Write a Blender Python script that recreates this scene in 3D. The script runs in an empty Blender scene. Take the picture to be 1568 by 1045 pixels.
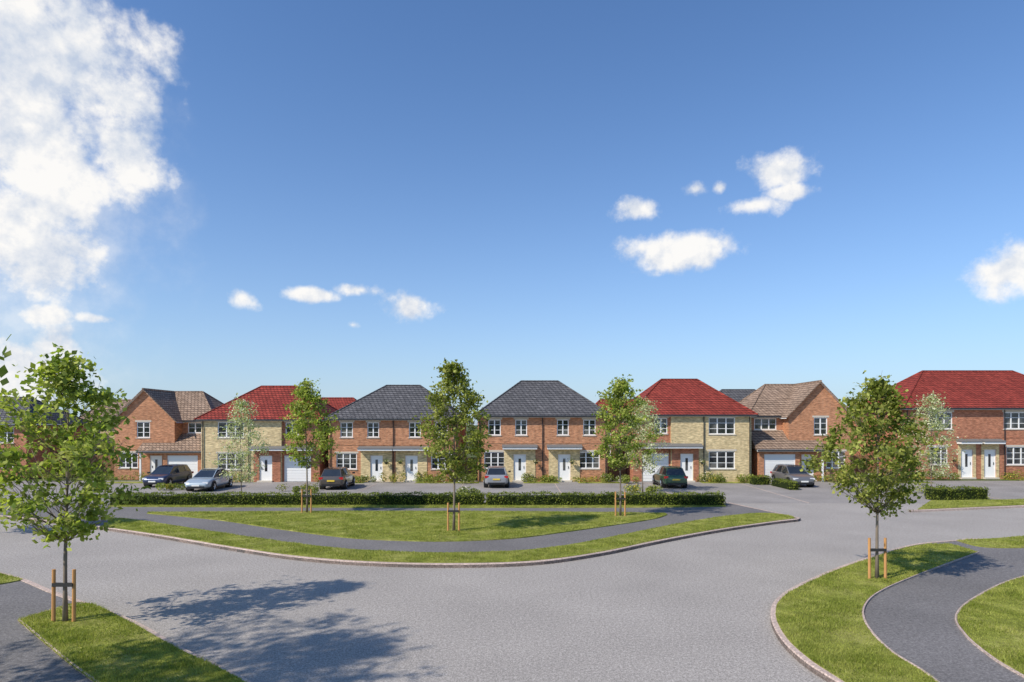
import bpy, math, random
import numpy as np
from mathutils import Vector
from mathutils.geometry import tessellate_polygon
random.seed(4); rng=np.random.default_rng(7)
scene=bpy.context.scene
H=4.6
# ---------------------------------------------------------------- helpers
def G(u,v):
    """survey bearing/depression -> ground plan metres"""
    d=H*1000.0/(v-650.0)
    return ((u-784)*d/1000.0,d)
def nd(nt,t,**k):
    n=nt.nodes.new(t)
    for a,b in k.items(): setattr(n,a,b)
    return n
def newmat(name,rough=.8,spec=.3):
    m=bpy.data.materials.new(name); m.use_nodes=True
    b=m.node_tree.nodes['Principled BSDF']; b.inputs['Roughness'].default_value=rough
    b.inputs['Specular IOR Level'].default_value=spec
    return m,m.node_tree,b
def c4(c): return (c[0],c[1],c[2],1)
def mixc(nt,f,a,b,mode='MIX'):
    n=nt.nodes.new('ShaderNodeMix'); n.data_type='RGBA'; n.blend_type=mode
    for s,v in ((0,f),(6,a),(7,b)):
        if hasattr(v,'links') or hasattr(v,'is_linked'): nt.links.new(v,n.inputs[s])
        elif s==0: n.inputs[0].default_value=v
        else: n.inputs[s].default_value=c4(v)
    return n.outputs[2]
def noise(nt,vec,scale,detail=3,rough=.5):
    n=nt.nodes.new('ShaderNodeTexNoise'); n.inputs['Scale'].default_value=scale
    n.inputs['Detail'].default_value=detail; n.inputs['Roughness'].default_value=rough
    if vec is not None: nt.links.new(vec,n.inputs['Vector'])
    return n.outputs['Fac']
def ramp(nt,fac,stops):
    n=nt.nodes.new('ShaderNodeValToRGB'); nt.links.new(fac,n.inputs[0])
    e=n.color_ramp.elements
    while len(e)<len(stops): e.new(.5)
    for i,(p,c) in enumerate(stops):
        e[i].position=p; e[i].color=c4(c) if not isinstance(c,(int,float)) else (c,c,c,1)
    return n.outputs[0]
def objco(nt):
    n=nt.nodes.new('ShaderNodeNewGeometry'); return n.outputs['Position']
def bump(nt,b,h,s,d=.01):
    n=nt.nodes.new('ShaderNodeBump'); n.inputs['Strength'].default_value=s; n.inputs['Distance'].default_value=d
    nt.links.new(h,n.inputs['Height']); nt.links.new(n.outputs[0],b.inputs['Normal'])
def mat_plain(name,c,rough=.5,spec=.4,metal=0,var=.08,coat=0):
    m,nt,b=newmat(name,rough,spec)
    f=noise(nt,objco(nt),3,4)
    col=mixc(nt,f,tuple(x*(1-var) for x in c),tuple(min(1,x*(1+var)) for x in c))
    nt.links.new(col,b.inputs['Base Color']); b.inputs['Metallic'].default_value=metal
    b.inputs['Coat Weight'].default_value=coat
    return m
def mat_brick(name,a,b2,mortar,w=.225,h=.075,ms=.010,rough=.9,bumpd=.006,stain=.18):
    m,nt,b=newmat(name,rough,.2)
    p=objco(nt); s=nd(nt,'ShaderNodeSeparateXYZ'); nt.links.new(p,s.inputs[0])
    ad=nd(nt,'ShaderNodeMath',operation='ADD'); nt.links.new(s.outputs[0],ad.inputs[0]); nt.links.new(s.outputs[1],ad.inputs[1])
    c=nd(nt,'ShaderNodeCombineXYZ'); nt.links.new(ad.outputs[0],c.inputs[0]); nt.links.new(s.outputs[2],c.inputs[1])
    t=nd(nt,'ShaderNodeTexBrick'); t.inputs['Scale'].default_value=1
    t.inputs['Brick Width'].default_value=w; t.inputs['Row Height'].default_value=h
    t.inputs['Mortar Size'].default_value=ms; t.inputs['Mortar Smooth'].default_value=.2; t.inputs['Bias'].default_value=0
    t.inputs['Color1'].default_value=c4(a); t.inputs['Color2'].default_value=c4(b2); t.inputs['Mortar'].default_value=c4(mortar)
    nt.links.new(c.outputs[0],t.inputs['Vector'])
    n1=noise(nt,c.outputs[0],2.3,5); n2=noise(nt,c.outputs[0],.45,3)
    col=mixc(nt,1.0,t.outputs['Color'],ramp(nt,n1,[(.3,1-stain),(.7,1+stain*.3)]),'MULTIPLY')
    col=mixc(nt,1.0,col,ramp(nt,n2,[(.3,1-stain),(.7,1.0)]),'MULTIPLY')
    # brick-to-brick tone scatter
    mp=nd(nt,'ShaderNodeVectorMath',operation='MULTIPLY'); nt.links.new(c.outputs[0],mp.inputs[0]); mp.inputs[1].default_value=(3.2,9.5,1)
    n3=noise(nt,mp.outputs[0],1.0,1); col=mixc(nt,1.0,col,ramp(nt,n3,[(.32,.74),(.68,1.22)]),'MULTIPLY')
    nt.links.new(col,b.inputs['Base Color'])
    inv=nd(nt,'ShaderNodeMath',operation='SUBTRACT'); inv.inputs[0].default_value=1; nt.links.new(t.outputs['Fac'],inv.inputs[1])
    bump(nt,b,inv.outputs[0],.7,bumpd)
    return m
def mat_leaf(name,dark,light,flower=None,trans=.35):
    m,nt,b=newmat(name,.6,.2)
    g=nd(nt,'ShaderNodeNewGeometry')
    n=noise(nt,g.outputs['Position'],1.9,3)
    col=mixc(nt,ramp(nt,n,[(.38,0.0),(.62,1.0)]),dark,light)
    r=ramp(nt,g.outputs['Random Per Island'],[(0,.55),(1,1.45)])
    col=mixc(nt,1.0,col,r,'MULTIPLY')
    if flower:
        gt=nd(nt,'ShaderNodeMath',operation='GREATER_THAN'); nt.links.new(g.outputs['Random Per Island'],gt.inputs[0]); gt.inputs[1].default_value=.86
        col=mixc(nt,gt.outputs[0],col,flower)
    nt.links.new(col,b.inputs['Base Color'])
    tr=nd(nt,'ShaderNodeBsdfTranslucent'); col2=mixc(nt,1.0,col,(1.3,1.45,.6),'MULTIPLY'); nt.links.new(col2,tr.inputs[0])
    mx=nd(nt,'ShaderNodeMixShader'); mx.inputs[0].default_value=trans
    nt.links.new(b.outputs[0],mx.inputs[1]); nt.links.new(tr.outputs[0],mx.inputs[2])
    nt.links.new(mx.outputs[0],nt.nodes['Material Output'].inputs[0])
    return m
def mat_asphalt(name,base,contrast=.35,speck=70,patch=.1):
    m,nt,b=newmat(name,.85,.25)
    p=objco(nt)
    s1=noise(nt,p,speck,2,.7); s2=noise(nt,p,.35,5); s3=noise(nt,p,11,4); s4=noise(nt,p,22,2,.8)
    col=mixc(nt,ramp(nt,s1,[(.35,0.0),(.65,1.0)]),tuple(x*(1-contrast) for x in base),tuple(x*(1+contrast) for x in base))
    col=mixc(nt,1.0,col,ramp(nt,s2,[(.3,1-patch),(.7,1+patch)]),'MULTIPLY')
    col=mixc(nt,1.0,col,ramp(nt,s3,[(.3,.84),(.7,1.14)]),'MULTIPLY')
    col=mixc(nt,1.0,col,ramp(nt,s4,[(.3,.70),(.5,1.0),(.72,1.4)]),'MULTIPLY')
    nt.links.new(col,b.inputs['Base Color']); bump(nt,b,s1,.5,.006)
    return m
def mat_grass(name,a,b2,c3):
    m,nt,b=newmat(name,.9,.15)
    p=objco(nt)
    n1=noise(nt,p,25,4,.7); n2=noise(nt,p,.9,5); n3=noise(nt,p,5,3); n4=noise(nt,p,2.2,4)
    col=mixc(nt,ramp(nt,n1,[(.3,0.0),(.7,1.0)]),a,b2)
    col=mixc(nt,ramp(nt,n2,[(.42,0.0),(.64,.8)]),col,c3)
    col=mixc(nt,1.0,col,ramp(nt,n3,[(.3,.7),(.7,1.15)]),'MULTIPLY')
    col=mixc(nt,1.0,col,ramp(nt,n4,[(.35,.75),(.65,1.12)]),'MULTIPLY')
    nt.links.new(col,b.inputs['Base Color']); bump(nt,b,n1,.8,.03)
    return m
class MB:
    def __init__(s): s.v=[];s.f=[];s.m=[]
    def quad(s,pts,mat=0):
        n=len(s.v); s.v+= [tuple(p) for p in pts]; s.f.append(tuple(range(n,n+len(pts)))); s.m.append(mat)
    def box(s,x0,x1,y0,y1,z0,z1,mat=0):
        n=len(s.v)
        s.v+=[(x0,y0,z0),(x1,y0,z0),(x1,y1,z0),(x0,y1,z0),(x0,y0,z1),(x1,y0,z1),(x1,y1,z1),(x0,y1,z1)]
        for f in ((0,3,2,1),(4,5,6,7),(0,1,5,4),(1,2,6,5),(2,3,7,6),(3,0,4,7)):
            s.f.append(tuple(n+i for i in f)); s.m.append(mat)
    def tube(s,pts,rads,k=6,mat=0):
        n0=len(s.v); P=[Vector(p) for p in pts]
        for i,p in enumerate(P):
            d=(P[min(i+1,len(P)-1)]-P[max(i-1,0)]).normalized()
            a=d.orthogonal().normalized() if abs(d.z)<.9 else Vector((1,0,0)); a=(a-d*a.dot(d)).normalized(); b=d.cross(a)
            for j in range(k):
                t=2*math.pi*j/k; s.v.append(tuple(p+(a*math.cos(t)+b*math.sin(t))*rads[i]))
        for i in range(len(P)-1):
            for j in range(k):
                s.f.append((n0+i*k+j,n0+i*k+(j+1)%k,n0+(i+1)*k+(j+1)%k,n0+(i+1)*k+j)); s.m.append(mat)
        s.f.append(tuple(n0+j for j in reversed(range(k)))); s.m.append(mat)
        s.f.append(tuple(n0+(len(P)-1)*k+j for j in range(k))); s.m.append(mat)
    def mirror(s,xm):
        s.v=[(xm-x,y,z) for x,y,z in s.v]; s.f=[tuple(reversed(f)) for f in s.f]
    def obj(s,name,mats,parent=None,smooth=False,mirror=None):
        if mirror is not None: s.mirror(mirror)
        me=bpy.data.meshes.new(name); me.from_pydata(s.v,[],s.f)
        for m in mats: me.materials.append(m)
        me.polygons.foreach_set('material_index',s.m)
        if smooth: me.polygons.foreach_set('use_smooth',[True]*len(s.f))
        me.update(); o=bpy.data.objects.new(name,me); scene.collection.objects.link(o)
        if parent: o.parent=parent
        return o
def empty(name,loc=(0,0,0),rz=0,sc=(1,1,1)):
    o=bpy.data.objects.new(name,None); o.empty_display_size=.3; scene.collection.objects.link(o)
    o.location=loc; o.rotation_euler=(0,0,rz); o.scale=sc; return o
def npmesh(name,V,F,mats,parent=None,mi=None):
    me=bpy.data.meshes.new(name); me.vertices.add(len(V)); me.vertices.foreach_set('co',np.asarray(V,dtype=np.float32).ravel())
    k=F.shape[1]; me.loops.add(F.size); me.loops.foreach_set('vertex_index',F.ravel().astype(np.int32))
    me.polygons.add(len(F)); me.polygons.foreach_set('loop_start',np.arange(0,F.size,k,dtype=np.int32))
    try: me.polygons.foreach_set('loop_total',np.full(len(F),k,dtype=np.int32))
    except Exception: pass
    for m in mats: me.materials.append(m)
    me.update(calc_edges=True); me.validate()
    o=bpy.data.objects.new(name,me); scene.collection.objects.link(o)
    if parent: o.parent=parent
    return o
def leafquads(C,size,upbias=.3):
    n=len(C); a=rng.normal(size=(n,3)); a/=np.linalg.norm(a,axis=1)[:,None]
    nrm=rng.normal(size=(n,3)); nrm[:,2]=np.abs(nrm[:,2])+upbias
    b=np.cross(nrm,a); b/=np.linalg.norm(b,axis=1)[:,None]+1e-9
    s=(size*(.65+.7*rng.random(n)))[:,None]
    V=np.stack([C-a*s*.55,C+b*s*.36,C+a*s*.55,C-b*s*.36],1).reshape(-1,3)
    return V,np.arange(4*n).reshape(n,4)
def catmull(pts,n=8):
    P=[Vector(p) for p in pts]; out=[]
    for i in range(len(P)-1):
        p0=P[max(i-1,0)];p1=P[i];p2=P[i+1];p3=P[min(i+2,len(P)-1)]
        for j in range(n):
            t=j/n
            out.append(.5*((2*p1)+(p2-p0)*t+(2*p0-5*p1+4*p2-p3)*t*t+(3*p1-p0-3*p2+p3)*t**3))
    out.append(P[-1]); return [(p.x,p.y) for p in out]
def curve(pix,n=8): return catmull([G(u,v) for u,v in pix],n)
# ---------------------------------------------------------------- materials
M_brick=mat_brick('orange_brick',(.64,.265,.125),(.52,.195,.09),(.48,.35,.24))
M_brickr=mat_brick('red_brick',(.56,.20,.105),(.45,.15,.08),(.44,.29,.20))
M_buff=mat_brick('buff_brick',(.80,.62,.32),(.68,.50,.25),(.64,.56,.38))
M_grey=mat_brick('grey_roof_tiles',(.16,.155,.16),(.11,.108,.113),(.035,.035,.04),.33,.185,.026,.75,.03,.15)
M_red=mat_brick('red_roof_tiles',(.38,.068,.048),(.28,.048,.035),(.10,.018,.014),.30,.19,.026,.85,.03,.22)
M_brown=mat_brick('brown_roof_tiles',(.42,.30,.22),(.31,.215,.155),(.13,.09,.065),.30,.19,.026,.8,.03,.2)
M_white=mat_plain('white_upvc',(.82,.82,.80),.35,.5,var=.03)
M_dark=mat_plain('black_gutter',(.025,.025,.028),.4)
M_conc=mat_plain('stone_sill',(.55,.50,.42),.8,.2)
M_lead=mat_plain('canopy_grey',(.15,.15,.15),.6)
m,nt,b=newmat('window_glass',.04,.9); M_glass=m
nz=noise(nt,objco(nt),.9,3); nt.links.new(ramp(nt,nz,[(.42,(.012,.016,.018)),(.52,(.035,.038,.038)),(.62,(.13,.13,.12))]),b.inputs['Base Color'])
M_tarm=mat_asphalt('road_asphalt',(.325,.298,.272),.40,55,.08)
M_drive=mat_asphalt('driveway_asphalt',(.27,.25,.235),.25,40,.14)
M_path=mat_asphalt('path_asphalt',(.165,.155,.152),.3,70,.12)
M_kerb=mat_asphalt('kerb_concrete',(.46,.36,.31),.15,30,.12)
M_grass=mat_grass('grass_turf',(.175,.205,.030),(.29,.31,.06),(.39,.37,.115))
M_blade=mat_leaf('grass_blades',(.21,.245,.04),(.35,.36,.09),None,.35)
M_ground=mat_grass('ground_field',(.08,.11,.03),(.12,.15,.05),(.15,.16,.07))
M_bark=mat_plain('bark',(.22,.18,.14),.9,.1,var=.4)
M_stake=mat_plain('stake_timber',(.50,.26,.10),.8,.2,var=.25)
M_tie=mat_plain('rubber_tie',(.03,.03,.03),.7)
M_leafA=mat_leaf('leaf_bright',(.20,.26,.045),(.44,.46,.13),None,.45)
M_leafB=mat_leaf('leaf_dark',(.15,.18,.03),(.36,.37,.10),None,.42)
M_leafC=mat_leaf('leaf_pale',(.38,.42,.22),(.58,.60,.38),(.80,.76,.64),.4)
M_hedge=mat_leaf('hedge_leaf',(.09,.125,.016),(.21,.24,.035),None,.3)
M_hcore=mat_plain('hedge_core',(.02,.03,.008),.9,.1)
M_shg=mat_leaf('shrub_green',(.13,.17,.03),(.30,.33,.07),None,.3)
M_shw=mat_leaf('shrub_white',(.13,.17,.04),(.27,.30,.08),(.8,.76,.66))
M_shy=mat_leaf('shrub_yellow',(.14,.18,.03),(.33,.34,.07),(.66,.44,.10))
M_fence=mat_plain('fence_timber',(.26,.15,.08),.85,.1,var=.3)
# ---------------------------------------------------------------- ground
def sheet(name,poly,z,mat,thick=0):
    tri=tessellate_polygon([[Vector((p[0],p[1],0)) for p in poly]])
    mb=MB(); n=len(poly)
    mb.v=[(p[0],p[1],z) for p in poly]
    for t in tri:
        a,b_,c=[Vector((*poly[i],0)) for i in t]
        t=tuple(t)
        if (b_-a).cross(c-a).z<0: t=t[::-1]
        mb.f.append(t); mb.m.append(0)
    if thick:
        mb.v+=[(p[0],p[1],z-thick) for p in poly]
        for i in range(n):
            j=(i+1)%n; mb.f.append((i,j,n+j,n+i)); mb.m.append(0)
    return mb.obj(name,[mat])
def blades(polys,z,name,dens=900,ref=13.0,hh=.05,w=.014):
    C=[]
    for poly in polys:
        tri=tessellate_polygon([[Vector((p[0],p[1],0)) for p in poly]])
        for t in tri:
            a,b_,c=[np.array(poly[i]) for i in t]
            e=b_-a;g=c-a; ar=abs(e[0]*g[1]-e[1]*g[0])/2; n=int(ar*dens)
            if n<1: continue
            r1=np.sqrt(rng.random(n))[:,None]; r2=rng.random(n)[:,None]
            p=(1-r1)*a+r1*(1-r2)*b_+r1*r2*c
            d=np.linalg.norm(p,axis=1); keep=rng.random(n)<np.minimum(1,(ref/d)**1.7)
            C.append(p[keep])
    C=np.concatenate(C); n=len(C); d=np.linalg.norm(C,axis=1); k=np.maximum(1,d/ref)**.6
    th=rng.random(n)*6.283; dx=np.cos(th);dy=np.sin(th)
    tuft=.75+.5*np.sin(C[:,0]*2.1+np.sin(C[:,1]*1.7))*np.sin(C[:,1]*2.6+1)
    ww=w*k*(.7+.6*rng.random(n)); h=hh*(.5+rng.random(n))*np.clip(tuft,.35,1.6)
    lx=rng.normal(size=n)*h*.5; ly=rng.normal(size=n)*h*.5
    V=np.stack([np.stack([C[:,0]-dx*ww/2,C[:,1]-dy*ww/2,np.full(n,z-.004)],1),np.stack([C[:,0]+dx*ww/2,C[:,1]+dy*ww/2,np.full(n,z-.004)],1),np.stack([C[:,0]+lx,C[:,1]+ly,z+h],1)],1).reshape(-1,3)
    return npmesh(name,V,np.arange(3*n).reshape(n,3),[M_blade])
def kerb(pts,name,z1=.125,w=.14,side=1):
    mb=MB(); P=[Vector(p) for p in pts]; n=len(P)
    N=[]
    for i in range(n):
        d=(P[min(i+1,n-1)]-P[max(i-1,0)]).normalized(); N.append(Vector((-d.y,d.x))*side)
    for i in range(n):
        a=P[i];b_=P[i]+N[i]*w; c=P[i]+N[i]*.02
        mb.v+=[(a.x,a.y,-.02),(a.x,a.y,z1-.02),(c.x,c.y,z1),(b_.x,b_.y,z1),(b_.x,b_.y,-.02)]
    for i in range(n-1):
        for j in range(4):
            f=(i*5+j,(i+1)*5+j,(i+1)*5+j+1,i*5+j+1); mb.f.append(f if side<0 else f[::-1]); mb.m.append(0)
    return mb.obj(name,[M_kerb])
sheet('ground',[(-3000,-3000),(3000,-3000),(3000,3000),(-3000,3000)],-.03,M_ground)
sheet('road',[(-90,-12),(90,-12),(90,38),(-90,38)],0,M_tarm)
sheet('driveway',[(-60,38),(60,38),(60,53.2),(-60,53.2)],0,M_drive)
outer=curve([(-260,776),(-100,785),(0,794),(80,802),(165,813),(250,826),(350,843),(450,858),(560,867),(695,870),(820,866),(920,852),(1010,833),(1100,816),(1180,804),(1222,799)])
right=[G(1222,799),G(1226,797),G(1215,794),G(1150,780),G(1118,773)]
isl=outer+right[1:]+[(11.9,37.6),(-24,37.6),(-42,37.6)]
sheet('pavement',isl,.10,M_path,.12)
kerb(outer,'kerb',.125,.15,1)
kerb([G(1222,799),G(1226,797),G(1215,794),G(1150,780),G(1118,773),(11.9,37.6)],'kerb',.115,.1,1)
gpolys=[]
g_out=curve([(165,812),(250,824.5),(350,841.5),(450,856.3),(560,865.3),(695,868.3),(820,864.3),(920,850.5),(1010,831.5),(1100,814.8),(1180,803),(1218,798)])
g_in=curve([(1218,798),(1206,793),(1165,789.5),(1100,796),(1040,806),(960,822),(880,838),(800,848),(695,852),(600,850),(500,843),(380,827),(260,808),(200,799),(165,797)])
strip=g_out+g_in[1:]
cres=curve([(225,790),(330,800),(430,815),(530,828),(620,833),(700,833.5),(790,829),(860,820),(930,810),(1000,799),(1022,792)])+curve([(1018,789.5),(800,787),(600,786.5),(400,787),(228,788)])
strip2=curve([(165,779.3),(400,780.3),(700,781),(1000,780.5),(1112,779)])+[(11.9,37.2),(-22.5,37.2)]
for s in (strip,cres,strip2): gpolys.append(s)
rk=curve([(1640,838),(1500,829.5),(1460,832),(1390,840),(1300,868),(1230,897),(1190,922),(1180,950),(1195,985),(1230,1020),(1275,1050),(1400,1130)])
sheet('pavement',rk+[(14,3),(40,3),(40,22)],.10,M_path,.12)
kerb(rk,'kerb',.125,.15,1)
rg1=curve([(1497,851),(1462,840),(1445,838.5),(1395,842.5),(1306,870),(1238,899),(1197,924),(1188,950),(1203,984),(1238,1018),(1285,1050),(1410,1130)])+curve([(1520,1130),(1420,1045),(1360,1005),(1325,965),(1322,935),(1350,910),(1420,880),(1497,851)])
rg2=curve([(1700,860),(1568,890),(1500,920),(1467,950),(1480,980),(1520,1015),(1568,1045),(1700,1120)])+[(15,8),(20,14)]
rg3=curve([(1464,832.5),(1500,831),(1600,824),(1700,818)])+curve([(1700,838),(1600,843),(1510,843),(1464,832.5)])
gpolys+= [rg1,rg2,rg3]
lk=curve([(-150,840),(-40,872),(0,882),(40,893),(85,912),(200,955),(280,1000),(370,1045),(480,1115)])
sheet('pavement',lk+[(-3,3),(-30,3),(-30,24)],.10,M_path,.12)
kerb(lk,'kerb',.125,.15,-1)
lg1=curve([(-200,862),(-40,876),(0,885),(36,894)])+curve([(36,894),(0,901),(-100,915),(-200,925)])
lg2=curve([(27,958),(70,944),(130,931),(193,958),(272,1003),(360,1047),(470,1120)])+curve([(240,1120),(130,1045),(75,1000),(27,958)])
gpolys+=[lg1,lg2]
vg=[G(1405,784),G(1568,776.5),G(1750,768),G(1750,760),G(1568,768),G(1425,770)]
gpolys.append(vg)
kerb([G(1395,785),G(1568,777.5),G(1760,768.5)],'kerb',.11,.15,1)
for i,p in enumerate(gpolys): sheet('grass',p,.135,M_grass,.05)
blades(gpolys,.135,'grass_blades',3000,12.5,.05,.012)
def edging(pix,side): kerb(curve(pix),'path_edging',.142,.05,side)
edging([(1520,1130),(1420,1045),(1360,1005),(1325,965),(1322,935),(1350,910),(1420,880),(1497,851)],-1)
edging([(1700,860),(1568,890),(1500,920),(1467,950),(1480,980),(1520,1015),(1568,1045),(1700,1120)],-1)
edging([(240,1120),(130,1045),(75,1000),(27,958)],-1)
edging([(27,958),(70,944),(130,931)],-1)
for x in (-34.0,-19.0,-10.2,-3.6,3.3,10.4,17.4,30):
    kerb([(x,38.1),(x*1.01,44),(x*1.02,50.5)],'path_edging',.012,.07,1)
# ---------------------------------------------------------------- houses
def wall(mb,x0,x1,z0,z1,y,ops,mat=0,rev=.11):
    xs=sorted({x0,x1}|{a for o in ops for a in o[:2]}); zs=sorted({z0,z1}|{a for o in ops for a in o[2:4]})
    for i in range(len(xs)-1):
        for j in range(len(zs)-1):
            cx=(xs[i]+xs[i+1])/2; cz=(zs[j]+zs[j+1])/2
            if cx<x0 or cx>x1: continue
            if any(o[0]<cx<o[1] and o[2]<cz<o[3] for o in ops): continue
            mb.quad([(xs[i],y,zs[j]),(xs[i+1],y,zs[j]),(xs[i+1],y,zs[j+1]),(xs[i],y,zs[j+1])],mat)
    for a,b_,c,d in [o[:4] for o in ops]:
        r=y+rev
        mb.quad([(a,y,c),(a,y,d),(a,r,d),(a,r,c)],mat); mb.quad([(b_,y,c),(b_,r,c),(b_,r,d),(b_,y,d)],mat)
        mb.quad([(a,y,d),(b_,y,d),(b_,r,d),(a,r,d)],mat); mb.quad([(a,y,c),(a,r,c),(b_,r,c),(b_,y,c)],mat)
def window(w,x0,x1,z0,z1,y,nx,nz=3,sill=True):
    f=.07; ya=y+.05; yb=y+.11
    w.box(x0,x1,ya,yb,z0,z0+f); w.box(x0,x1,ya,yb,z1-f,z1)
    w.box(x0,x0+f,ya,yb,z0+f,z1-f); w.box(x1-f,x1,ya,yb,z0+f,z1-f)
    for i in range(1,nx):
        c=x0+(x1-x0)*i/nx; w.box(c-.045,c+.045,ya,yb,z0+f,z1-f)
    for i in range(nx):
        a=x0+(x1-x0)*i/nx+.045; b_=x0+(x1-x0)*(i+1)/nx-.045
        for j in range(1,nz):
            z=z0+(z1-z0)*j/nz; w.box(a+.005,b_-.005,ya+.02,yb-.012,z-.018,z+.018)
    w.quad([(x0+.02,yb-.015,z0+.02),(x1-.02,yb-.015,z0+.02),(x1-.02,yb-.015,z1-.02),(x0+.02,yb-.015,z1-.02)],1)
    if sill:
        w.box(x0-.06,x1+.06,y-.05,y+.045,z0-.07,z0-.002,2)
        w.box(x0-.12,x1+.12,y-.012,y+.03,z1+.003,z1+.15,2)
def door(w,x0,x1,z1,y,glass=True):
    f=.07; ya=y+.04; yb=y+.1
    w.box(x0,x0+f,ya,yb,.12,z1); w.box(x1-f,x1,ya,yb,.12,z1); w.box(x0+f,x1-f,ya,yb,z1-f,z1)
    w.box(x0+f+.003,x1-f-.003,ya+.02,yb,.12,z1-f-.003)
    w.box(x0-.1,x1+.1,y-.3,y+.1,0,.119,2)
    if glass:
        c=(x0+x1)/2; w.box(c-.1,c+.1,ya+.01,ya+.03,.9,z1-.35,1)
        w.box(x1-f-.12,x1-f-.08,ya-.02,ya+.018,1.05,1.25,1)
def garage(w,x0,x1,z1,y):
    ya=y+.05
    w.box(x0,x0+.07,ya,y+.11,0,z1); w.box(x1-.07,x1,ya,y+.11,0,z1); w.box(x0+.07,x1-.07,ya,y+.11,z1-.07,z1)
    n=9; dz=(z1-.1)/n
    for i in range(n): w.box(x0+.075,x1-.075,ya+.02,y+.1,.02+i*dz,.02+(i+1)*dz-.018)
    w.quad([(x0,y+.105,0),(x1,y+.105,0),(x1,y+.105,z1),(x0,y+.105,z1)],3)
def hip(r,x0,x1,y0,y1,ze,zr,rx0,rx1,gut,ov=.32,cap=0):
    a=(x0-ov,y0-ov,ze);b_=(x1+ov,y0-ov,ze);c=(x1+ov,y1+ov,ze);d=(x0-ov,y1+ov,ze); ym=(y0+y1)/2
    e=(rx0,ym,zr);f=(rx1,ym,zr)
    r.quad([a,b_,f,e]);r.quad([b_,c,f]);r.quad([c,d,e,f]);r.quad([d,a,e])
    for p,q in ((a,e),(b_,f),(c,f),(d,e),(e,f)):
        r.tube([p,q],[.075,.075],6,1)
    X0,X1,Y0,Y1=x0-ov,x1+ov,y0-ov,y1+ov
    gut.box(X0+.03,X1-.03,Y0+.03,Y1-.03,ze-.16,ze-.02,0)
    gut.box(X0-.08,X1+.08,Y0-.09,Y0+.027,ze-.13,ze-.03,1); gut.box(X0-.08,X0+.027,Y0+.03,Y1,ze-.13,ze-.03,1); gut.box(X1-.027,X1+.08,Y0+.03,Y1,ze-.13,ze-.03,1)
def shell(mb,x0,x1,y0,y1,z0,z1,mat=0):
    mb.quad([(x0,y1,z0),(x0,y0,z0),(x0,y0,z1),(x0,y1,z1)],mat); mb.quad([(x1,y0,z0),(x1,y1,z0),(x1,y1,z1),(x1,y0,z1)],mat)
    mb.quad([(x1,y1,z0),(x0,y1,z0),(x0,y1,z1),(x1,y1,z1)],mat)
def semi(name,cx,hl,hr,Y,zs,ups,lows,doors,ridge,mbrick,mroof,depth=9,sc=1.0,panel=1.25,nxl=3):
    E=empty(name,(cx,Y,0),0,(1,1,zs)); ze=5.3; zr=8.35
    W=MB();w=MB();R=MB();g=MB()
    ops=[(c-a/2,c+a/2,3.72,4.98) for c,a,n in ups]+[(c-a/2,c+a/2,1.05,2.38) for c,a,n in lows]
    dops=[(c-.5,c+.5,.0,2.2) for c in doors]
    wall(W,-hl,hr,0,ze-.1,0,ops+dops,0); shell(W,-hl,hr,0,depth,0,ze-.1,0)
    for c in doors:
        for a,b_ in ((c-panel,c-.5),(c+.5,c+panel)):
            W.box(a,b_,-.04,-.003,.0,2.6,1)
        W.box(c-.5,c+.5,-.04,-.003,2.2,2.6,1)
        x0,x1=c-panel-.12,c+panel+.12
        g.box(x0,x1,-.62,-.045,2.62,2.76,0)
        n=len(g.v); g.v+=[(x0-.04,-.68,2.77),(x1+.04,-.68,2.77),(x1+.04,-.003,2.77),(x0-.04,-.003,2.77),(x0-.04,-.003,2.98),(x1+.04,-.003,2.98),(x0-.04,-.68,2.82),(x1+.04,-.68,2.82)]
        for f in ((0,1,7,6),(6,7,5,4),(0,6,4,3),(1,2,5,7),(0,3,2,1)): g.f.append(tuple(n+i for i in f)); g.m.append(2)
        door(w,c-.5,c+.5,2.2,0)
    W.box(-hl,hr,-.022,-.003,3.06,3.14,0)
    for c,a,n in ups: window(w,c-a/2,c+a/2,3.72,4.98,0,n)
    for c,a,n in lows: window(w,c-a/2,c+a/2,1.05,2.38,0,n)
    hip(R,-hl,hr,0,depth,ze,zr,ridge[0],ridge[1],g)
    for x in (-hl+.15,hr-.15,(hr-hl)/2): g.tube([(x,-.07,ze-.15),(x,-.07,.02)],[.038,.038],6,1)
    W.obj('walls',[mbrick,M_buff],E); w.obj('windows_and_doors',[M_white,M_glass,M_conc,M_white],E); R.obj('roof',[mroof,mroof],E); g.obj('gutters_and_canopies',[M_white,M_dark,M_lead],E)
    return E
upF=[(-3.8,1.0,2),(-1.67,.95,2),(1.67,.95,2),(3.8,1.0,2)]; loF=[(-3.8,1.65,3),(3.8,1.65,3)]
semi('brick_house',-9.45,5.25,5.15,52.3,.955,upF,loF,(-1.4,1.4),(-1.45,1.45),M_brick,M_grey)
semi('brick_house',2.4,5.15,5.25,52.3,1.0,upF,loF,(-1.78,1.78),(-1.6,1.6),M_brick,M_grey)
semi('brick_house',39.3,6.2,10.5,55.0,1.13,[(-3.2,2.0,3),(3.1,2.0,3),(8,1.2,2)],[(3.3,1.9,3),(8,1.9,3),(-3.4,1.6,3)],(-1.0,.95),(-1.9,6.3),M_brickr,M_red,9,1,.75)
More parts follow.
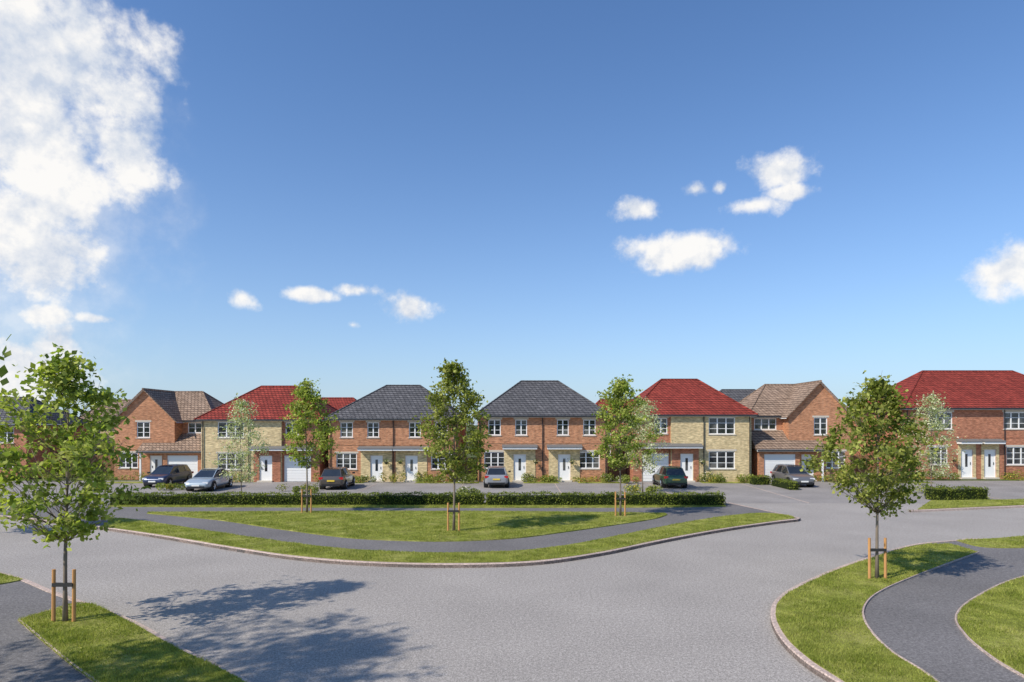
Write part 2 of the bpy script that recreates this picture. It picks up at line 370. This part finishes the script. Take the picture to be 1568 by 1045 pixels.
def detached(name,x0,Y,zs,mir,W_=9.4):
    E=empty(name,(x0,Y,0),0,(1,1,zs)); ze=5.38;zr=8.5
    W=MB();w=MB();R=MB();g=MB(); s=3.0
    upl=(1.7,2.75,3.85,5.1)
    wall(W,0,s,0,ze-.1,.0,[(.7,2.85,0,2.25),upl],0)
    garage(w,.7,2.85,2.25,0); window(w,*upl,0,2)
    yb=-.18
    ops=[(3.75,4.75,0,2.25),(6.0,8.1,3.8,5.15),(6.0,8.1,1.05,2.45)]
    wall(W,s,W_,0,ze-.1,yb,ops,1)
    W.quad([(s,0,0),(s,yb,0),(s,yb,ze-.1),(s,0,ze-.1)],1)
    W.quad([(W_,yb,0),(W_,9,0),(W_,9,ze-.1),(W_,yb,ze-.1)],1); W.quad([(0,9,0),(0,0,0),(0,0,ze-.1),(0,9,ze-.1)],0)
    W.quad([(W_,9,0),(0,9,0),(0,9,ze-.1),(W_,9,ze-.1)],0)
    for a,b_ in ((3.06,3.72),(4.78,5.2)): W.box(a,b_,yb-.05,yb-.003,0,2.68,0)
    W.box(3.72,4.78,yb-.05,yb-.003,2.26,2.68,0)
    door(w,3.75,4.75,2.25,yb); window(w,*ops[1],yb,3); window(w,*ops[2],yb,3)
    x0_,x1_=.4,5.35
    g.box(x0_,x1_,yb-.65,yb-.055,2.7,2.82,0)
    n=len(g.v); y0=yb-.7
    g.v+=[(x0_-.05,y0,2.83),(x1_+.05,y0,2.83),(x1_+.05,-.004,2.83),(x0_-.05,-.004,2.83),(x0_-.05,-.004,3.12),(x1_+.05,-.004,3.12),(x0_-.05,y0,2.87),(x1_+.05,y0,2.87)]
    for f in ((0,1,7,6),(6,7,5,4),(0,6,4,3),(1,2,5,7),(0,3,2,1)): g.f.append(tuple(n+i for i in f)); g.m.append(2)
    g.tube([(5.6,yb-.07,ze-.15),(5.6,yb-.07,.02)],[.038,.038],6,1); g.tube([(9.25,yb-.07,ze-.15),(9.25,yb-.07,.02)],[.038,.038],6,1)
    hip(R,0,W_,0,9,ze,zr,3.3,6.4,g,.42)
    for mb,nm,ms in ((W,'walls',[M_brickr,M_buff]),(w,'windows_and_doors',[M_white,M_glass,M_conc,M_white]),(R,'roof',[M_red,M_red]),(g,'gutters_and_canopies',[M_white,M_dark,M_lead])):
        mb.obj(nm,ms,E,mirror=W_ if mir else None)
detached('brick_house',9.7,52.3,1.0,False)
detached('brick_house',-24.8,52.3,.93,True)
def gablehouse(name,x0,Y,zs,mir):
    E=empty(name,(x0,Y,0),0,(1,1,zs)); W_=7.7; ze=5.3; za=8.1
    W=MB();w=MB();R=MB();g=MB()
    ops=[(4.75,5.85,3.75,5.15),(5.75,7.3,1.05,2.4),(3.75,4.75,0,2.15)]
    wall(W,2.7,7.7,0,ze,0,ops); W.quad([(2.7,0,ze),(7.7,0,ze),(5.2,0,za-.07)])
    W.quad([(2.7,2,0),(2.7,0,0),(2.7,0,ze),(2.7,2,ze)])
    shell(W,0,7.7,1.2,8.2,0,ze-.1); W.quad([(7.7,0,0),(7.7,1.2,0),(7.7,1.2,ze-.1),(7.7,0,ze-.1)])
    wall(W,0,2.7,0,ze-.1,1.2,[(.35,2.2,4.15,5.1)])
    window(w,*ops[0],0,2);window(w,*ops[1],0,3);door(w,3.75,4.75,2.15,0);window(w,.35,2.2,4.15,5.1,1.2,3,2)
    yf=-.7
    wall(W,0,3.3,0,2.5,yf,[(.45,2.95,0,2.2)]); garage(w,.45,2.95,2.2,yf)
    W.quad([(0,1.2,0),(0,yf,0),(0,yf,2.5),(0,1.2,2.5)]);W.quad([(3.3,yf,0),(3.3,0,0),(3.3,0,2.5),(3.3,yf,2.5)])
    w.box(5.05,5.17,yf-.1,yf+.02,0,2.45,0)
    g.box(-.2,5.3,-1.0,-.9,2.42,2.58,0); g.box(-.2,5.3,-1.1,-1.003,2.46,2.56,1)
    a=(-.25,-1.02,2.6);b_=(5.35,-1.02,2.6)
    R.quad([a,b_,(5.35,.0,3.3),(-.25,.0,3.3)]); R.quad([(-.25,0,3.3),(2.7,0,3.3),(2.7,1.2,4.12),(-.25,1.2,4.12)])
    R.quad([(5.35,-1.02,2.6),(5.35,0,2.6),(5.35,0,3.3)]); R.quad([(-.25,-1.02,2.6),(-.25,1.2,4.12),(-.25,1.2,2.6)])
    g.quad([(-.2,-.9,2.5),(5.3,-.9,2.5),(5.3,0,2.5),(-.2,0,2.5)],0)
    hip(R,0,7.7,1.2,8.2,ze,za,2.6,5.4,g,.3)
    ov=.3; zl=ze-.12
    for sx in (-1,1):
        xe=5.2+sx*(2.5+ov)
        q=[(5.2,-.28,za),(xe,-.28,zl-.02),(xe,3.5,zl-.02),(5.2,4.7,za)]
        R.quad(q if sx<0 else q[::-1])
        q2=[(5.2,-.28,za-.1),(xe,-.28,zl-.12),(xe,-.28,zl-.02),(5.2,-.28,za)]
        g.quad([(x,y-.01,z) for x,y,z in q2],2)
        g.quad([(5.2,-.28,za-.1),(xe,-.28,zl-.12),(xe,3.5,zl-.12),(5.2,4.7,za-.1)],0)
    R.tube([(5.2,-.3,za),(5.2,4.7,za)],[.08,.08],6,1)
    for mb,nm,ms in ((W,'walls',[M_brick]),(w,'windows_and_doors',[M_white,M_glass,M_conc,M_white]),(R,'roof',[M_brown,M_brown]),(g,'gutters_and_canopies',[M_white,M_dark,M_brown])):
        mb.obj(nm,ms,E,mirror=W_ if mir else None)
gablehouse('brick_house',19.75,53.0,1.0,False)
gablehouse('brick_house',-33.0,54.2,.93,True)
def bgd(name,x0,x1,y0,y1,ze,zr,r0,r1,mb_,mr):
    E=empty(name,(0,0,0)); W=MB();R=MB();g=MB();w=MB()
    ops=[]
    n=max(1,int((x1-x0)/3))
    for i in range(n):
        c=x0+(x1-x0)*(i+.5)/n
        for z in (1.0,ze-1.55): ops.append((c-.6,c+.6,z,z+1.25))
    wall(W,x0,x1,0,ze-.1,y0,ops); shell(W,x0,x1,y0,y1,0,ze-.1)
    for o in ops: window(w,*o,y0,2)
    hip(R,x0,x1,y0,y1,ze,zr,r0,r1,g)
    W.obj('walls',[mb_],E);R.obj('roof',[mr,mr],E);g.obj('gutters',[M_white,M_dark],E);w.obj('windows',[M_white,M_glass,M_conc],E)
bgd('brick_house',-50.5,-40.6,54.6,62.6,4.6,7.0,-47.5,-43.2,M_brickr,M_grey)
bgd('brick_house',-42.5,-35.0,63.5,71,4.7,7.1,-41.5,-37.6,M_buff,M_brown)
bgd('brick_house',-24.5,-15,68,76,4.8,7.5,-22.5,-17.5,M_brickr,M_red)
bgd('brick_house',8,16,70,78,4.8,7.4,10,14,M_brickr,M_red)
bgd('brick_house',19.5,29.5,66,74,5.2,8.3,22.5,26,M_brick,M_grey)
bgd('brick_house',31,40,72,80,4.8,7.6,33.5,37,M_brick,M_brown)
bgd('brick_house',50.5,64,59,68,6.6,10.1,51.5,60,M_brickr,M_red)
def fence(x0,x1,y):
    mb=MB(); x=x0
    while x<x1:
        h=1.8+random.uniform(-.01,.01); mb.box(x,x+.135,y,y+.02,.05,h); x+=.15
    x=x0
    while x<x1: mb.box(x,x+.09,y+.025,y+.11,0,1.9); x+=1.8
    mb.obj('timber_fence',[M_fence])
fence(-60,-50.6,58); fence(-40.5,-33.1,59); fence(27.6,33,59); fence(-4.2,-2.8,55); fence(-15.3,-14.8,55); fence(7.8,9.6,55)
# ---------------------------------------------------------------- vegetation
def tree(name,x,y,h,cw,cb,ncl,lpc,leaf,mat,seed,stakes=True,sig=.2,trunk=.05,z0=.1,wob=.22):
    global rng
    rng=np.random.default_rng(seed); rnd=random.Random(seed)
    E=empty(name,(x,y,z0)); T=MB()
    n=9; tp=[]
    for i in range(n):
        t=i/(n-1); tp.append((math.sin(t*4+seed)*.05*t*h/5,math.cos(t*3+seed)*.05*t*h/5,t*h*.93))
    T.tube(tp,[trunk*(1.25 if i==0 else 1)*(1-.85*i/(n-1)) for i in range(n)],8)
    def tr(z):
        t=min(.999,max(0,z/(h*.93)))*(n-1); i=int(t); f=t-i; return Vector(tp[i]).lerp(Vector(tp[i+1]),f)
    cl=[]
    for k in range(ncl):
        t=((k+rnd.random())/ncl)**.9
        prof=(math.sin(math.pi*min(1,t**.72*.97+.03)))**.75
        prof*=1+wob*math.sin(k*2.4+seed)+rnd.uniform(-.2,.2)
        a=k*2.39996+rnd.uniform(-.4,.4)
        prof*=1+.13*math.sin(3*a+seed+4*t)
        r=cw/2*prof*(rnd.random()**.4)
        z=cb+(h-cb)*t
        cpos=Vector((math.cos(a)*r,math.sin(a)*r,z+rnd.uniform(-.12,.12)))+Vector((tr(z).x,tr(z).y,0)); cl.append(cpos)
        zs=max(cb*.92,z-r*.9-.1); s=tr(zs); mid=s.lerp(cpos,.5)+Vector((0,0,-.06*r))
        r0=trunk*.28*(1-.5*t)
        T.tube([s,mid,cpos],[r0,r0*.6,.004],4)
        for q in range(2):
            e=cpos+Vector((rnd.gauss(0,.2),rnd.gauss(0,.2),rnd.gauss(.1,.15))); T.tube([mid,e],[r0*.4,.003],3)
    C=[]
    for cpos in cl:
        m_=int(lpc*rnd.uniform(.35,1.5)); s=sig*rnd.uniform(.6,1.15)
        C.append(np.array(cpos)+rng.normal(size=(m_,3))*np.array([s,s,s*.62]))
        for q in range(2):
            d=rng.normal(size=3); d[2]=abs(d[2])*.5-.1; d/=np.linalg.norm(d)
            tt=rng.random((m_//7,1)); C.append(np.array(cpos)+d*tt*s*3.4+rng.normal(size=(m_//7,3))*.045)
    C=np.concatenate(C); C=C[C[:,2]>cb*.85]
    V,F=leafquads(C,leaf,.5)
    T.obj('trunk_and_limbs',[M_bark],E,smooth=True); npmesh('crown',V,F,[mat],E)
    if stakes:
        S=MB()
        for sx in (-.24,.22): S.tube([(sx,-.04,-.05),(sx,-.03,1.18)],[.042,.038],8,0)
        S.box(-.24,.22,-.1,-.075,.80,.88,1); S.box(-.25,.23,-.0,.012,.82,.87,1)
        S.obj('stakes',[M_stake,M_tie],E)
    return E
T=[('young_tree',100,960,5.85,3.3,1.95,96,56,.125,M_leafA,11,True,.19,.05),
   ('young_tree',1343,893,5.65,3.0,2.05,96,58,.12,M_leafB,12,True,.19,.05),
   ('young_tree',695,818,6.9,2.8,2.3,110,66,.125,M_leafB,13,True,.19,.055),
   ('young_tree',470,789,6.5,2.3,2.4,85,58,.125,M_leafA,14,True,.18,.05),
   ('young_tree',950,794,6.6,2.7,2.4,90,58,.125,M_leafA,15,True,.19,.05)]
for nme,u,v,h,cw,cb,nc,lp,lf,mt,sd,st,sg,tk in T:
    x,y=G(u,v); tree(nme,x,y,h,cw,cb,nc,lp,lf,mt,sd,st,sg,tk,.13)
tree('young_tree',-16.0,38.6,6.0,2.8,1.3,70,50,.10,M_leafC,21,False,.24,.04,0)
tree('young_tree',8.8,44,6.2,2.9,1.5,70,60,.11,M_leafC,22,False,.26,.04,0)
tree('young_tree',27.3,42.5,6.4,2.8,1.2,80,50,.11,M_leafC,23,False,.25,.04,0)
tree('young_tree',-22.6,27,5.5,2.9,1.8,90,66,.12,M_leafA,24,False,.2,.05,.1)
tree('broadleaf_tree',-11.5,7.7,9.2,6.2,4.0,70,75,.17,M_leafA,31,False,.34,.14,.1,.3)
rng=np.random.default_rng(77)
def hedge(x0,x1,y0,y1,h,name='hedge'):
    E=empty(name,((x0+x1)/2,(y0+y1)/2,.02)); L=x1-x0; D=y1-y0
    n=int(L*215*(h*2+D))
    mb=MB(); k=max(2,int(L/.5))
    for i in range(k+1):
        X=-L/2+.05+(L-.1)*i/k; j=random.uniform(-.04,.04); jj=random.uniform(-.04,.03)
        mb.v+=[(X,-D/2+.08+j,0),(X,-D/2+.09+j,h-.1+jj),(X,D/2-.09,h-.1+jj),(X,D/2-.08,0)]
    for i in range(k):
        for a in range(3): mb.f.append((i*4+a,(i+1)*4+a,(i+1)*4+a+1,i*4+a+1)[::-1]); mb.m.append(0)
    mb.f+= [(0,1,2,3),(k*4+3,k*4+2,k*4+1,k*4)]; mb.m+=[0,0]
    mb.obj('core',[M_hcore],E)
    X=rng.random(n)*L-L/2; s=rng.random(n)*(2*h+D)
    Y=np.where(s<h,-D/2,np.where(s<h+D,s-h-D/2,D/2)); Z=np.where(s<h,s,np.where(s<h+D,h,h-(s-h-D)))
    lump=.05*np.sin(X*3.1)+.04*np.sin(X*7.7+1)+.03*np.sin(X*1.3)
    Z=Z*(1+lump*.9); Y=Y*(1+lump*.6)
    C=np.stack([X,Y,Z],1)+rng.normal(size=(n,3))*.035
    m=int(n*.12); e=np.stack([np.where(rng.random(m)<.5,-L/2,L/2),rng.random(m)*D-D/2,rng.random(m)*h],1)+rng.normal(size=(m,3))*.04
    C=np.concatenate([C,e if L<8 else e[:400]])
    V,F=leafquads(C,.075,.2); npmesh('leaves',V,F,[M_hedge],E)
hedge(-22.3,-1.6,36.1,37.1,.68); hedge(-1.4,11.75,36.0,37.0,.70)
hedge(25.4,28.8,39.4,40.3,.7); hedge(18.3,19.6,49.5,50.4,.6); hedge(19.4,20.1,45.6,49.0,.5)
def shrub(x,y,r,h,mat,n=420):
    k=max(3,int(5*r)); C=[]
    for i in range(k):
        a=random.random()*6.28; q=r*random.random()**.5; hh=h*random.uniform(.6,1)
        c=np.array([math.cos(a)*q*1.3,math.sin(a)*q*.6,hh*.5]); d=rng.normal(size=(n//k,3)); d/=np.linalg.norm(d,axis=1)[:,None]
        C.append(c+d*np.array([r*.45,r*.4,hh*.5])*(rng.random((n//k,1))**.35))
    C=np.concatenate(C); C[:,2]=np.abs(C[:,2])+.02
    V,F=leafquads(C,.10); o=npmesh('shrub',V,F,[mat]); o.location=(x,y,0)
S=[(-30.5,52.6,1.5,.8,0),(-28,52.5,.8,.6,1),(-24.3,51,.7,.8,0),(-22.5,51.4,1.0,.9,1),(-15.2,51.4,.8,.9,1),(-13.2,51.6,1.2,.7,0),(-11.4,51.7,.6,.6,2),
   (-9.4,51.3,.8,1.0,1),(-6.2,51.5,1.3,.7,0),(-4.2,50.8,1.2,.9,2),(-3.0,51.5,.9,1.0,0),(-1.2,51.7,.8,.7,1),(2.3,51.6,1.1,.7,0),(6.2,51.7,1.2,.6,1),(8.2,51.3,1.1,.8,2),
   (9.2,50.5,.7,.8,0),(15.4,51.5,1.1,.8,0),(17.0,51.5,1.1,.7,1),(18.6,51.3,.9,.9,0),(20.4,50.8,.7,.7,2),(25.8,52.4,1.0,.7,1),(26.8,52,.9,1.0,0),(28.6,51.6,1.4,.9,0),(31,52,1.3,1.0,1),(34.5,54,1.2,.8,1),(36.4,54,1.0,.7,2),(41.8,54,1.2,.8,1),(43.5,53.6,1.2,.7,0),
   (-24.3,45.7,.9,.55,0),(-23.2,45.5,.7,.5,1),(-14.6,44.5,1.0,.6,1),(-13.8,43.5,.6,.5,0),(-3.2,42,.7,.75,2),(-2.5,41.8,.5,.6,2),(8.2,43.5,.8,.7,1),(9.3,43.8,.9,.6,0),(27.5,43.5,1.4,.9,0),(-34.5,54,1.2,1,0),(-38,53,1.5,1,0),(-20,38.5,.6,.5,0),
   (-14.2,51.9,.6,.8,2),(-7.3,51.7,.7,.9,1),(-5.2,51.8,.7,.7,1),(1.2,51.8,.6,.9,2),(3.3,51.8,.6,.8,1),(7.4,51.7,.8,.9,0),(16.2,51.8,.8,1.0,2),(29.8,52.4,1,1.1,2),(23.9,51.9,.5,.7,0)]
for x,y,r,h,t in S: shrub(x,y,r,h,[M_shg,M_shy,M_shw][t],int(260+260*r))
for a,b_ in ((-32,-27.5),(-14.6,-11.6),(-7.6,-2.6),(.9,3.7),(5.2,9),(14.9,19.3),(25.2,33),(40.9,47)):
    yb=52.25 if a<35 else 54.9
    sheet('flower_bed',[(a,yb-1.4),(b_,yb-1.4),(b_,yb),(a,yb)],.02,M_grass,.03)
for x,y in ((4.75,52.1),(1.9,52.1),(-8.9,52.1),(-10.0,52.1),(15.1,52.0),(37.0,54.8)):
    mb=MB(); mb.tube([(0,.1,1.95),(0,-.15,1.95),(0,-.18,1.8)],[.012,.012,.01],4,0); mb.tube([(0,-.18,1.6),(0,-.18,1.45)],[.17,.08],8,0)
    E=empty('hanging_basket',(x,y,0)); mb.obj('bracket',[M_tie],E)
    C=rng.normal(size=(120,3))*np.array([.13,.13,.12])+np.array([0,-.18,1.62]); V,F=leafquads(C,.08); npmesh('flowers',V,F,[M_shw],E)
# ---------------------------------------------------------------- cars
M_tyre=mat_plain('tyre_rubber',(.02,.02,.02),.8,.2); M_rim=mat_plain('alloy_rim',(.5,.5,.52),.3,.5,.8)
m,nt,b=newmat('car_glass',.03,1.0); M_cg=m; nt.links.new(mixc(nt,noise(nt,objco(nt),2),(.01,.012,.015),(.03,.035,.04)),b.inputs['Base Color'])
M_red_l=mat_plain('tail_lamp',(.45,.02,.02),.2,.6); M_wl=mat_plain('head_lamp',(.75,.77,.8),.15,.8); M_pl=mat_plain('rear_plate',(.7,.5,.06),.5); M_pw=mat_plain('front_plate',(.75,.75,.72),.5)
M_blk=mat_plain('black_trim',(.018,.018,.02),.45)
def car(x,y,yaw,col,kind='hatch'):
    E=empty('parked_car',(x,y,0),math.radians(yaw)); paint=mat_plain('car_paint',col,.28,.6,.25,.02,.8)
    hz={'hatch':1.50,'sedan':1.43,'suv':1.66}[kind]; bz={'hatch':.0,'sedan':-.03,'suv':.12}[kind]
    L=2.12 if kind!='sedan' else 2.3; k=L/2.1
    st=[(-2.1,.42,.72,.62),(-2.06,.30,.92,.78),(-1.85,.24,1.0,.86),(-1.3,.22,1.0,.9),(-.3,.2,.96,.9),(.7,.2,.95,.9),(1.15,.21,.93,.89),(1.6,.22,.86,.87),(1.95,.25,.74,.8),(2.07,.3,.62,.7),(2.1,.4,.55,.6)]
    if kind=='sedan': st=[(a,b_,c-.03*(a<-1),d) for a,b_,c,d in st]
    mb=MB(); K=12
    for X,zb,zt,w in st:
        zt+=bz; X*=k
        half=[(w*.86,zb),(w*.98,zb+.1),(w,zb+(zt-zb)*.45),(w*.985,zb+(zt-zb)*.78),(w*.92,zt-.03),(w*.72,zt)]
        ring=[(a,z) for a,z in half]+[(-a,z) for a,z in reversed(half)]
        mb.v+=[(X,a,z) for a,z in ring]
    for i in range(len(st)-1):
        for j in range(K): mb.f.append((i*K+j,i*K+(j+1)%K,(i+1)*K+(j+1)%K,(i+1)*K+j)[::-1]); mb.m.append(0)
    mb.f.append(tuple(range(K))); mb.m.append(0); mb.f.append(tuple((len(st)-1)*K+j for j in reversed(range(K)))); mb.m.append(0)
    o=mb.obj('body',[paint],E,smooth=True); s=o.modifiers.new('s','SUBSURF'); s.levels=2; s.render_levels=2
    zb=.93+bz; rear={'hatch':(-1.98,-1.62),'sedan':(-1.75,-1.0),'suv':(-2.0,-1.72)}[kind]; fr=(1.12,.3) if kind!='sedan' else (1.1,.2)
    gm=MB(); xs_b=[rear[0],-1.1,-.15,fr[0]]; xs_t=[rear[1],-1.05 if kind!='sedan' else -.75,-.18,fr[1]]
    B=[(a*k,.80 if 0<i<3 else .72,zb) for i,a in enumerate(xs_b)]; Tt=[(a*k,.62 if 0<i<3 else .57,hz-(.03 if 0<i<3 else .06)) for i,a in enumerate(xs_t)]
    def pane(p):
        p=[Vector(q) for q in p]
        q=[]
        for i in range(4):
            e1=(p[(i+1)%4]-p[i]);e2=(p[(i-1)%4]-p[i]); q.append(p[i]+e1.normalized()*.045+e2.normalized()*.045)
        for i in range(4): gm.quad([p[i],p[(i+1)%4],q[(i+1)%4],q[i]],0)
        nn=(p[1]-p[0]).cross(p[3]-p[0]).normalized()*-.01; gm.quad([v+nn for v in q],1)
    for i in range(3):
        b0,b1,t1,t0=B[i],B[i+1],Tt[i+1],Tt[i]
        pane([(a[0],-a[1],a[2]) for a in (b0,b1,t1,t0)]); pane([b1,b0,t0,t1])
    neg=lambda p:(p[0],-p[1],p[2])
    pane([B[0],neg(B[0]),neg(Tt[0]),Tt[0]]); pane([neg(B[3]),B[3],Tt[3],neg(Tt[3])])
    rr=[[(t[0]*1.0,t[1]*s_,t[2]+dz) for s_,dz in ((1,0),(.8,.045),(0,.06),(-.8,.045),(-1,0))] for t in Tt]
    rr[0]=[(a[0]+ (.0 if i in (0,4) else -.03),a[1],a[2]-(0 if i in (0,4) else .02)) for i,a in enumerate(rr[0])]
    for i in range(3):
        for j in range(4): gm.quad([rr[i][j],rr[i+1][j],rr[i+1][j+1],rr[i][j+1]][::-1],0)
    gm.obj('cabin',[paint,M_cg],E)
    d=MB()
    for sx in (-1,1):
        for sy in (-1,1):
            X=sx*1.3*k
            d.tube([(X,sy*.6,.345),(X,sy*.897,.345)],[.385,.385],20,0)
            d.tube([(X,sy*.7,.32),(X,sy*.915,.32)],[.32,.32],24,1)
            d.tube([(X,sy*.75,.32),(X,sy*.92,.32)],[.215,.215],16,0)
            for q in range(5):
                a=q*2*math.pi/5; d.tube([(X,sy*.925,.32),(X+math.cos(a)*.21,sy*.922,.32+math.sin(a)*.21)],[.035,.025],4,2)
    for sy in (-1,1):
        d.box(-2.075*k,-1.93*k,sy*.70-.14,sy*.70+.14,.74+bz,.90+bz,3)
        d.box(1.86*k,2.035*k,sy*.60-.17,sy*.60+.17,.58+bz,.70+bz,4)
        d.box(.78*k,.92*k,sy*.98-.09,sy*.98+.09,.95+bz,1.06+bz,0)
        d.box(-1.0*k,.95*k,sy*.885-.02,sy*.885+.02,.2,.27,0)
    d.box(-2.125*k,-2.0*k,-.6,.6,.28,.42,0); d.box(2.0*k,2.115*k,-.55,.55,.24,.40,0); d.box(2.02*k,2.085*k,-.38,.38,.47+bz,.58+bz,0)
    d.box(-2.135*k,-2.03*k,-.26,.26,.6,.71,5); d.box(2.0*k,2.13*k,-.26,.26,.40,.50,6)
    d.obj('wheels_lamps_and_trim',[M_blk,M_tyre,M_rim,M_red_l,M_wl,M_pl,M_pw],E)
    return E
car(-26.0,49.4,-92,(.02,.035,.09),'hatch')
car(-21.5,46.5,-88,(.38,.45,.50),'sedan')
car(-12.7,47.6,92,(.09,.075,.065),'hatch')
car(-1.15,48.9,91,(.30,.31,.33),'hatch')
car(11.7,48.6,90,(.035,.095,.05),'hatch')
car(21.2,49.4,-90,(.15,.15,.16),'hatch')
# ---------------------------------------------------------------- light & sky
el=math.radians(42); hx,hy=.82,.57
sv=Vector((-hx*math.cos(el),-hy*math.cos(el),math.sin(el))).normalized()
sd=bpy.data.lights.new('sun','SUN'); sd.energy=5.0; sd.angle=math.radians(.9); sd.color=(1,.92,.80)
so=bpy.data.objects.new('sun',sd); scene.collection.objects.link(so); so.rotation_euler=(-sv).to_track_quat('-Z','Y').to_euler(); so.location=(-20,-10,30)
wd=bpy.data.worlds.new('World'); scene.world=wd; wd.use_nodes=True; nt=wd.node_tree; nt.nodes.clear()
try:
    wd.cycles.sampling_method='MANUAL'; wd.cycles.sample_map_resolution=256
except Exception: pass
sky=nd(nt,'ShaderNodeTexSky'); sky.sky_type='NISHITA'; sky.sun_disc=False; sky.sun_elevation=el; sky.sun_rotation=math.atan2(sv.x,sv.y)%(2*math.pi)
sky.air_density=1.0; sky.dust_density=.6; sky.ozone_density=2.0
bg=nd(nt,'ShaderNodeBackground'); bg.inputs[1].default_value=.13
tc=nd(nt,'ShaderNodeTexCoord'); D=tc.outputs['Generated']
def mth(op,a,b_=None,c=None,clamp=False):
    n=nd(nt,'ShaderNodeMath',operation=op); n.use_clamp=clamp
    for i,v in enumerate((a,b_,c)):
        if v is None: continue
        if isinstance(v,(int,float)): n.inputs[i].default_value=v
        else: nt.links.new(v,n.inputs[i])
    return n.outputs[0]
sp=nd(nt,'ShaderNodeSeparateXYZ'); nt.links.new(D,sp.inputs[0])
az=mth('ARCTAN2',sp.outputs[0],sp.outputs[1]); ele=mth('ARCSINE',sp.outputs[2])
skc=mixc(nt,1.0,sky.outputs[0],(.72,.98,1.27),'MULTIPLY')
# low-level haze
hz_=mth('MULTIPLY',mth('EXPONENT',mth('MULTIPLY',mth('ABSOLUTE',ele),-6.5)),.80)
skc=mixc(nt,hz_,skc,(4.3,5.15,6.2)); nt.links.new(skc,bg.inputs[0])
cb=nd(nt,'ShaderNodeCombineXYZ'); nt.links.new(az,cb.inputs[0]); nt.links.new(ele,cb.inputs[1]); AE=cb.outputs[0]
CL=[(55,95,150,95,1.4),(110,55,60,50,1.0),(185,240,80,70,1.15),(60,225,140,95,1.4),(15,335,90,75,1.3),(60,400,95,55,1.35),(75,482,44,22,1.0),(150,487,46,13,.9),(85,540,45,50,1.1),(40,570,100,36,1.3),(0,600,120,34,1.3),
 (980,322,34,18,1.05),(1033,386,70,27,1.1),(1065,290,25,12,1.0),(1102,287,15,9,.95),(1190,260,54,24,1.0),(1207,295,38,13,.85),(1155,316,46,14,.95),(1550,412,62,36,1.1),
 (627,470,42,21,1.1),(478,452,46,11,.95),(548,444,36,11,1),(375,458,26,16,.85),(540,498,18,9,.6)]
mask=None
def scl(u,v,ru,rv):
    a=math.atan((u-784)/1000); e=math.atan((650-v)/1000*math.cos(a)); ra=ru/1000*math.cos(a)**2; re=rv/1000*math.cos(a)
    n1=nd(nt,'ShaderNodeVectorMath',operation='MULTIPLY_ADD'); nt.links.new(AE,n1.inputs[0]); n1.inputs[1].default_value=(1/ra,1/re,0); n1.inputs[2].default_value=(-a/ra,-e/re,0)
    n3=nd(nt,'ShaderNodeVectorMath',operation='LENGTH'); nt.links.new(n1.outputs[0],n3.inputs[0]); return n3.outputs['Value']
for u,v,ru,rv,s in CL:
    val=mth('MULTIPLY_ADD',scl(u,v,ru,rv),-.8,.8*s)
    mask=val if mask is None else mth('MAXIMUM',mask,val)
mask=mth('MAXIMUM',mask,-1.2)
nn=noise(nt,D,10,8,.6)
nb=noise(nt,D,30,4,.6)
off=nd(nt,'ShaderNodeVectorMath',operation='ADD'); nt.links.new(D,off.inputs[0]); off.inputs[1].default_value=(-.010,0,.020)
nn2=noise(nt,off.outputs[0],10,6,.6)
fb=mth('ADD',mth('MULTIPLY_ADD',nn,2.4,-1.2),mth('MULTIPLY_ADD',nb,1.2,-.6))
dens=mth('ADD',mask,fb)
mr=nd(nt,'ShaderNodeMapRange'); mr.interpolation_type='SMOOTHSTEP'; nt.links.new(dens,mr.inputs[0]); mr.inputs[1].default_value=-.15; mr.inputs[2].default_value=.6
veil=mth('ADD',mth('SUBTRACT',1.0,scl(20,300,330,360)),mth('MULTIPLY_ADD',nn,1.4,-.7))
mv=nd(nt,'ShaderNodeMapRange'); mv.interpolation_type='SMOOTHSTEP'; nt.links.new(veil,mv.inputs[0]); mv.inputs[1].default_value=-.1; mv.inputs[2].default_value=1.0; mv.inputs[4].default_value=.6
fac=mth('MAXIMUM',mth('MULTIPLY',mr.outputs[0],.97),mv.outputs[0])
sh=mth('MULTIPLY_ADD',mth('SUBTRACT',nn,nn2),5.0,.66,True)
ccol=mixc(nt,sh,(.60,.67,.79),(1.0,.98,.95))
bg2=nd(nt,'ShaderNodeBackground'); nt.links.new(ccol,bg2.inputs[0]); bg2.inputs[1].default_value=1.0
mx=nd(nt,'ShaderNodeMixShader'); nt.links.new(fac,mx.inputs[0]); nt.links.new(bg.outputs[0],mx.inputs[1]); nt.links.new(bg2.outputs[0],mx.inputs[2])
ow=nd(nt,'ShaderNodeOutputWorld'); nt.links.new(mx.outputs[0],ow.inputs[0])
# ---------------------------------------------------------------- camera
cd=bpy.data.cameras.new('camera'); co=bpy.data.objects.new('camera',cd); scene.collection.objects.link(co)
co.location=(0,0,H); co.rotation_euler=(math.radians(90),0,0); cd.sensor_width=36; cd.lens=36*1000/1568; cd.shift_y=127.5/1568; cd.clip_end=6000
scene.camera=co
scene.view_settings.view_transform='Standard'; scene.view_settings.look='None'; scene.view_settings.exposure=0
